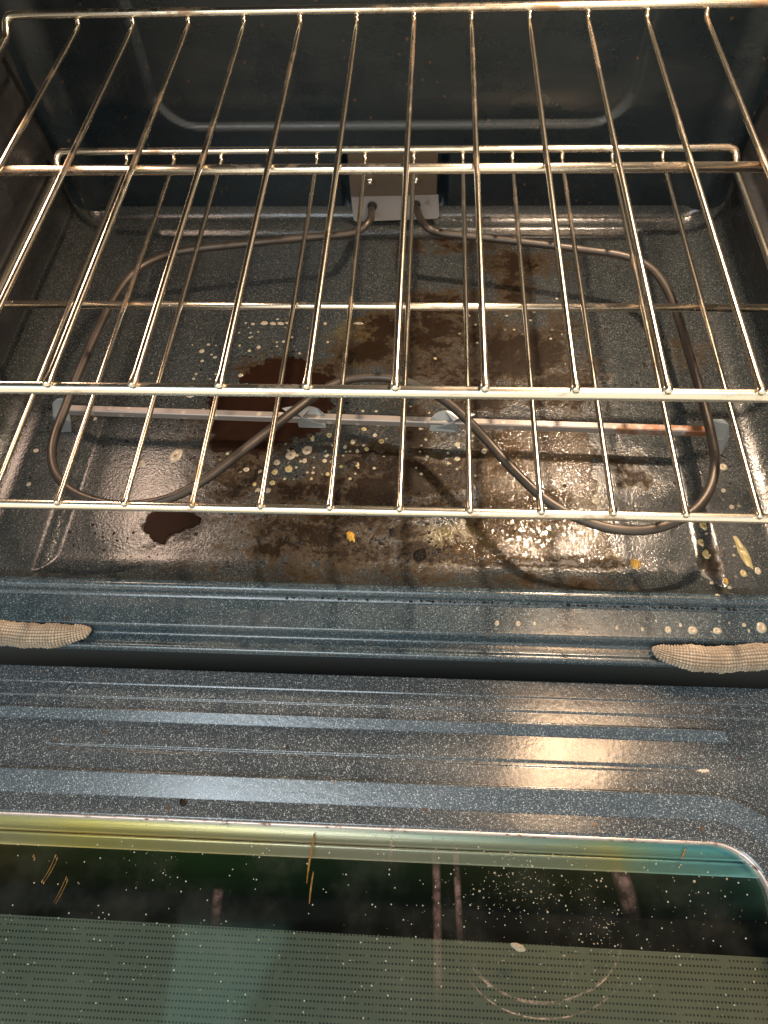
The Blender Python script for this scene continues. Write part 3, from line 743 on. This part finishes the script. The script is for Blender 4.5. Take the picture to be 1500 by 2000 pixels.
# ------------------------------------------------------------------ grease, drops and crumbs on the floor
def lump(name, px, py, rx, ry, h, mat, label, cat, group=None, seed=0, rag=.25, z=None, n=40, yaw=0):
    """irregular low dome lying on the floor; rx, ry in photograph pixels"""
    c = on_floor(px, py) if z is None else at(px, py, z=z)
    rg = random.Random(seed); ph = [(k, rg.uniform(0, 6.28), rg.uniform(.3, 1) / k ** .9) for k in range(2, 9)]
    V = [Vector((0, 0, h))]; F = []; rings = 5
    sx_, sy_ = rx * 4.0e-4, ry * 4.9e-4
    for r in range(1, rings + 1):
        q = r / rings
        for k in range(n):
            A = 2 * math.pi * k / n; w = 1 + rag * sum(a * math.sin(m * A + p) for m, p, a in ph) * .55
            X, Y = sx_ * q * w * math.cos(A), sy_ * q * w * math.sin(A)
            if yaw: X, Y = X * math.cos(yaw) - Y * math.sin(yaw), X * math.sin(yaw) + Y * math.cos(yaw)
            fz = (float(floor_z(c.x + X, c.y + Y)) - c.z) if z is None else 0
            V.append(Vector((X, Y, fz + h * (1 - q ** 2.6) * (1 + .25 * math.sin(5 * A + seed)) + .00008)))
    for k in range(n): F.append((0, 1 + k, 1 + (k + 1) % n))
    for r in range(rings - 1):
        for k in range(n):
            a = 1 + r * n + k; b = 1 + r * n + (k + 1) % n; F.append((a, a + n, b + n, b))
    o = mesh_obj(name, V, F, mat, loc=c)
    return tag(o, label, cat, group)
PG = 'burnt grease puddles on the oven floor'
CG = 'crumbs on the oven floor'
lump('burnt_crumb', 724, 892, 15, 14, .002, M_black, 'larger black charred crumb left of the middle rod of the lower rack', 'crumb', CG, 21, .5)
lump('burnt_crumb', 686, 906, 13, 8, .0014, M_black, 'flat black charred crumb beside the larger charred one', 'crumb', CG, 22, .5)
lump('burnt_crumb', 820, 1084, 13, 11, .003, M_black, 'glossy black charred crumb at the front edge of the flat oven floor', 'crumb', CG, 23, .4)
lump('burnt_crumb', 768, 1040, 10, 7, .001, M_black, 'small dark brown crumb right of the yellow one at the front middle', 'crumb', CG, 24, .5)
lump('food_crumb', 685, 1048, 7, 11, .003, M_yell, 'bright yellow food crumb at the front middle of the oven floor', 'crumb', CG, 25, .5, yaw=.3)
lump('food_crumb', 1241, 1102, 10, 8, .003, M_yell, 'orange food crumb on the floor right of the bubbled grease', 'crumb', CG, 26, .5)
lump('food_crumb', 1418, 1135, 4, 5, .0015, M_yell, 'tiny yellow crumb near the front right corner of the oven floor', 'crumb', CG, 27, .4)
lump('burnt_crumb', 358, 1567, 6, 5, .001, M_black, 'brown burnt crumb on the sloped lower ridge of the door', 'crumb', None, 71, .5, z=ZD + .0006)
lump('food_scrap', 1452, 1080, 8, 28, .0016, M_dropy, 'long pale streak of dried food at the far right front corner', 'food scrap', None, 28, .45, yaw=.25)

# bubbled grease under the lamp
poly = [(985, 838), (1110, 822), (1150, 850), (1166, 930), (1164, 985), (1182, 1050), (1200, 1098), (1130, 1101), (1000, 1097), (900, 1094), (872, 1080), (905, 1040), (940, 1000), (930, 940), (945, 880)]
pw = np.array([on_floor(*q)[:2] for q in poly])
def inside(X, Y, pw):
    c = np.zeros(X.shape, bool); n = len(pw); D = np.full(X.shape, 9.)
    for i in range(n):
        x1, y1 = pw[i]; x2, y2 = pw[(i + 1) % n]
        cond = ((y1 > Y) != (y2 > Y)) & (X < (x2 - x1) * (Y - y1) / (y2 - y1 + 1e-12) + x1); c ^= cond
        t = np.clip(((X - x1) * (x2 - x1) + (Y - y1) * (y2 - y1)) / ((x2 - x1) ** 2 + (y2 - y1) ** 2), 0, 1)
        D = np.minimum(D, np.hypot(X - x1 - t * (x2 - x1), Y - y1 - t * (y2 - y1)))
    return np.where(c, D, -D)
lo, hi = pw.min(0) - .008, pw.max(0) + .008
xs = np.arange(lo[0], hi[0], .00048); ys = np.arange(lo[1], hi[1], .00048)
X, Y = np.meshgrid(xs, ys, indexing='ij'); D = inside(X, Y, pw)
def vnoise(X, Y, f, seed):
    r = np.random.default_rng(seed); T = r.random((256, 256)); u = X * f; v = Y * f
    i = np.floor(u).astype(int); j = np.floor(v).astype(int); a = u - i; b = v - j; a = a * a * (3 - 2 * a); b = b * b * (3 - 2 * b)
    g = lambda p, q: T[p % 256, q % 256]
    return g(i, j) * (1 - a) * (1 - b) + g(i + 1, j) * a * (1 - b) + g(i, j + 1) * (1 - a) * b + g(i + 1, j + 1) * a * b
D = D + .010 * (vnoise(X, Y, 90, 1) - .5) + .006 * (vnoise(X, Y, 260, 2) - .5)
H = .0004 * ss(0, .003, D) + .00035 * vnoise(X, Y, 420, 3) * ss(0, .004, D)
for _ in range(5200):
    cx, cy = RNG.uniform(lo[0], hi[0]), RNG.uniform(lo[1], hi[1]); r = abs(RNG.normal(.0004, .0006)) + .00045
    i0, i1 = np.searchsorted(xs, [cx - r, cx + r]); j0, j1 = np.searchsorted(ys, [cy - r, cy + r])
    if i1 <= i0 or j1 <= j0: continue
    s_ = np.s_[i0:i1, j0:j1]
    q = ((X[s_] - cx) ** 2 + (Y[s_] - cy) ** 2) / r ** 2
    H[s_] = np.maximum(H[s_], (.0004 + .55 * r * np.sqrt(np.maximum(1 - q, 0))) * (q < 1) * ss(0, .003, D[s_]))
Z = floor_z(X, Y) + H + .00012
bub = grid_obj('bubbled_grease', np.stack([X, Y, Z], -1), M_bubble, keep=D > 0)
tag(bub, 'wide patch of bubbled brown grease glinting on the right of the oven floor', 'grease')

# burnt puddles: thin flat sheets with ragged edges
def puddle(poly, label, seed, h=.0009, rag=.010):
    poly = [(p.x, p.y) for p in catmull([(x, y, 0) for x, y in poly], 5, closed=True)]
    pw = np.array([on_floor(*q)[:2] for q in poly]); lo, hi = pw.min(0) - .012, pw.max(0) + .012
    xs = np.arange(lo[0], hi[0], .0005); ys = np.arange(lo[1], hi[1], .0005)
    X, Y = np.meshgrid(xs, ys, indexing='ij'); D = inside(X, Y, pw)
    D = D + rag * .9 * (vnoise(X, Y, 380, seed + 7) - .5) * ss(.008, .0, D) + rag * (vnoise(X, Y, 75, seed) - .5) + rag * .6 * (vnoise(X, Y, 210, seed + 1) - .5) + rag * .3 * (vnoise(X, Y, 600, seed + 2) - .5)
    H = h * ss(0, .0022, D) + .00012 * vnoise(X, Y, 130, seed + 3)
    o = grid_obj('grease_puddle', np.stack([X, Y, floor_z(X, Y) + H + .0001], -1), M_puddle, keep=D > -.001, attrs=dict(cover=ss(-.001, .0045, D)))
    return tag(o, label, 'grease puddle', PG)
puddle([(420, 770), (520, 765), (640, 775), (655, 800), (630, 835), (560, 872), (500, 888), (440, 880), (405, 862), (410, 820)], 'large black-brown grease puddle under the left diagonal of the heating element', 31)
puddle([(480, 735), (520, 712), (550, 700), (585, 702), (600, 722), (650, 735), (640, 752), (560, 756), (490, 752)], 'small dark grease puddle right behind the front bar of the upper rack', 41)
puddle([(285, 1000), (330, 992), (375, 1002), (390, 1018), (378, 1035), (340, 1045), (318, 1062), (292, 1050), (278, 1030)], 'reddish brown grease puddle near the front left of the oven floor', 51, rag=.0035)

# pale dried drops
drop_meshes = {}
def drop_mesh(kind):
    if kind in drop_meshes: return drop_meshes[kind]
    rg = random.Random(kind); n = 22; V = [Vector((0, 0, .10))]; F = []; mi = []
    ph = [(k, rg.uniform(0, 6.28), rg.uniform(.01, .06)) for k in (2, 3, 5)]
    for q, h in ((.22, .11), (.30, .17), (.62, .22), (.88, .12), (1.0, .0)):
        for k in range(n):
            A = 2 * math.pi * k / n; w = 1 + sum(a * math.sin(m * A + p) for m, p, a in ph)
            V.append(Vector((q * w * math.cos(A), q * w * math.sin(A), h)))
    for k in range(n): F.append((0, 1 + k, 1 + (k + 1) % n)); mi.append(1 if kind % 2 else 0)
    for r in range(4):
        for k in range(n):
            a = 1 + r * n + k; b = 1 + r * n + (k + 1) % n; F.append((a, a + n, b + n, b)); mi.append(0)
    me = bpy.data.meshes.new('grease_drop'); me.from_pydata([tuple(v) for v in V], [], F); me.update()
    me.materials.append(M_dropy if kind >= 10 else M_drop); me.materials.append(M_dropc)
    me.polygons.foreach_set('material_index', mi); me.polygons.foreach_set('use_smooth', [True] * len(F))
    drop_meshes[kind] = me; return me
FD = [(568, 889, 10, 10, 1), (600, 879, 10, 10, 1), (541, 903, 7, 6, 0), (564, 916, 8, 7, 10), (595, 900, 5, 5, 0), (634, 900, 5, 4, 0), (537, 922, 6, 6, 10), (532, 943, 6, 5, 10), (481, 917, 6, 5, 1),
      (497, 946, 4, 4, 10), (508, 921, 4, 4, 0), (610, 855, 5, 4, 10), (674, 873, 4, 4, 0), (689, 863, 5, 5, 0), (745, 862, 6, 5, 11), (716, 877, 5, 4, 10), (697, 907, 5, 5, 11), (666, 911, 4, 3, 10),
      (640, 926, 4, 4, 10), (608, 935, 3, 3, 10), (464, 861, 5, 4, 1), (343, 890, 12, 16, 1), (698, 881, 4, 4, 0), (523, 958, 6, 5, 0), (503, 958, 5, 5, 0), (394, 686, 6, 5, 0), (420, 698, 5, 3, 0), (505, 678, 5, 4, 0),
      (395, 705, 4, 3, 0), (487, 685, 4, 3, 0), (468, 675, 3, 3, 0), (407, 673, 4, 3, 0), (516, 631, 9, 5, 0), (533, 632, 8, 4, 0), (548, 632, 9, 4, 0), (562, 631, 7, 3, 0), (494, 633, 5, 3, 0), (700, 632, 13, 3, 0), (554, 667, 4, 3, 0),
      (635, 632, 4, 4, 0), (643, 850, 6, 5, 11), (711, 838, 6, 4, 10), (739, 829, 5, 4, 0), (732, 850, 5, 4, 0), (893, 868, 6, 5, 1), (946, 881, 6, 6, 1), (893, 896, 6, 5, 1), (904, 1019, 7, 6, 0),
      (470, 733, 6, 4, 0), (372, 770, 12, 8, 0), (278, 905, 6, 8, 0), (185, 818, 5, 4, 0), (70, 880, 6, 4, 0), (56, 946, 5, 4, 0), (660, 768, 4, 3, 0), (780, 690, 4, 3, 10), (850, 700, 4, 3, 10), (640, 668, 3, 3, 0), (585, 690, 3, 3, 0)]
FR = [(1376, 1027, 9, 8, 11), (1371, 1060, 7, 7, 11), (1381, 1083, 9, 8, 10), (1412, 912, 8, 7, 1), (1480, 1115, 6, 6, 0), (1452, 1120, 6, 6, 10), (1390, 1140, 4, 4, 0), (1402, 1166, 5, 5, 0), (1425, 1148, 4, 3, 0), (1436, 1050, 4, 3, 10), (1413, 958, 5, 4, 0), (1429, 990, 5, 4, 0)]
FB = [(1305, 1230, 6, 5, 0), (1353, 1231, 9, 6, 0), (1401, 1232, 8, 5, 0), (1487, 1226, 9, 8, 0), (1329, 1221, 3, 3, 0), (1255, 1229, 3, 3, 0), (1281, 1213, 2, 2, 0), (1453, 1221, 4, 3, 0), (1424, 1217, 2, 2, 0), (1463, 1232, 2, 3, 0),
      (971, 1217, 4, 4, 0), (1012, 1218, 5, 4, 0), (1044, 1218, 3, 3, 0), (1135, 1228, 2, 2, 0), (1205, 1226, 3, 3, 0)]
for lst, label, grp, where in ((FD, 'small pale dried grease drop on the floor under the racks', 'dried drops on the oven floor', 'floor'),
                              (FR, 'small pale dried grease drop on the raised right rim of the floor', 'dried drops on the right rim', 'floor'),
                              (FB, 'small pale dried drop on the flat front ledge of the oven', 'dried drops on the front ledge', 'ledge')):
    for px, py, rx, ry, kd in lst:
        if where == 'floor': c = on_floor(px, py)
        else: c = at(px, py, z=-.1994)
        o = bpy.data.objects.new('grease_drop', drop_mesh(kd)); COL.objects.link(o)
        o.location = c + Vector((0, 0, .00006)); r_ = rx * 3.9e-4
        o.scale = (r_, ry * 4.8e-4, r_ * .9); o.rotation_euler = (0, 0, random.uniform(-.3, .3))
        if where == 'ledge': o.rotation_euler = (math.atan2(.0012, .0165), 0, 0); o.location.z = -.1988 + (c.y + .41) * (.0012 / .0165) + .0001
        tag(o, label, 'dried drop', grp)

# baked-on grit: far too many bits to count
def grit(name, spots, mat, label, cat, seed):
    rg = random.Random(seed); V, F = [], []
    for p, r in spots:
        n = rg.randint(5, 8); o = len(V); a0 = rg.uniform(0, 6.28); asp = rg.uniform(.5, 1)
        for h, q in ((.0, 1.0), (.35, .7)):
            for k in range(n):
                A = 2 * math.pi * k / n; w = r * q * rg.uniform(.75, 1.2)
                x_, y_ = w * math.cos(A), w * math.sin(A) * asp
                V.append(p + Vector((x_ * math.cos(a0) - y_ * math.sin(a0), x_ * math.sin(a0) + y_ * math.cos(a0), r * h + .00003)))
        V.append(p + Vector((0, 0, r * .45)))
        for k in range(n):
            k2 = (k + 1) % n; F.append((o + k, o + k2, o + n + k2, o + n + k)); F.append((o + n + k, o + n + k2, o + 2 * n))
    o = mesh_obj(name, V, F, mat); tag(o, label, cat); o['kind'] = 'stuff'; return o
rg = random.Random(5); spots = []
for _ in range(420):                                     # along the lip
    t = rg.betavariate(1.6, 1.2); x = 500 + 1000 * t; y = 1183 + (x - 750) * .026 + rg.gauss(0, 1.6) - 4
    p = at(x, y, z=-.197); spots.append((Vector((p.x, -.4062 - rg.uniform(-.0006, .0012), -.1970 - rg.uniform(0, .001))), abs(rg.gauss(.0004, .0004)) + .0002))
for cx, cy, wx, wy, n_ in ((600, 1045, 110, 30, 160), (460, 930, 70, 45, 130), (690, 1070, 90, 20, 120), (830, 1070, 60, 25, 80), (400, 860, 50, 50, 80), (760, 960, 110, 40, 200), (800, 880, 60, 40, 80), (700, 1000, 160, 50, 200), (250, 1060, 120, 25, 50), (960, 1010, 110, 50, 60), (1330, 720, 40, 80, 40), (1370, 900, 60, 80, 30), (560, 700, 60, 25, 30), (800, 640, 200, 90, 60)):
    for _ in range(n_):
        x, y = rg.gauss(cx, wx * .6), rg.gauss(cy, wy * .6)
        if y > 1150: continue
        spots.append((on_floor(x, y), abs(rg.gauss(.0003, .0007)) + .00025))
grit('baked_grit', spots, M_black, 'countless tiny burnt brown bits scattered over the oven floor and its front lip', 'grit', 6)
rg = random.Random(9); spots = []
for cx, cy, wx, wy, n_, sm in ((1010, 1725, 70, 50, 260, .9), (1180, 1800, 30, 60, 60, .9), (1050, 1800, 120, 60, 90, .7), (1290, 1790, 90, 50, 60, .7), (560, 1780, 400, 70, 26, .7), (300, 1690, 60, 20, 30, .7), (1150, 1900, 110, 50, 50, .8), (400, 1900, 300, 70, 18, .7), (1380, 1700, 50, 30, 12, 1.4)):
    for _ in range(n_):
        x, y = rg.gauss(cx, wx), rg.gauss(cy, wy)
        if y < 1650: continue
        p = at(x, y, z=ZG); spots.append((p + Vector((0, 0, .0002)), (abs(rg.gauss(.0001, .00028)) + .00014) * sm))
nt = NT('pale_speck'); M_speck = nt.set(color=nt.mix(nt.noise(180, 2, .5), (.10, .085, .05), (.34, .30, .22)), rough=.4)
grit('dried_specks', spots, M_speck, 'fine sprinkle of pale dried specks on the glass of the open oven door', 'specks', 10)
lump('food_flake', 1012, 1850, 11, 4, .0012, M_drop, 'small white flake lying on the door glass above the round scuff mark', 'food flake', None, 61, .3, z=ZG + .0003, yaw=-.25)
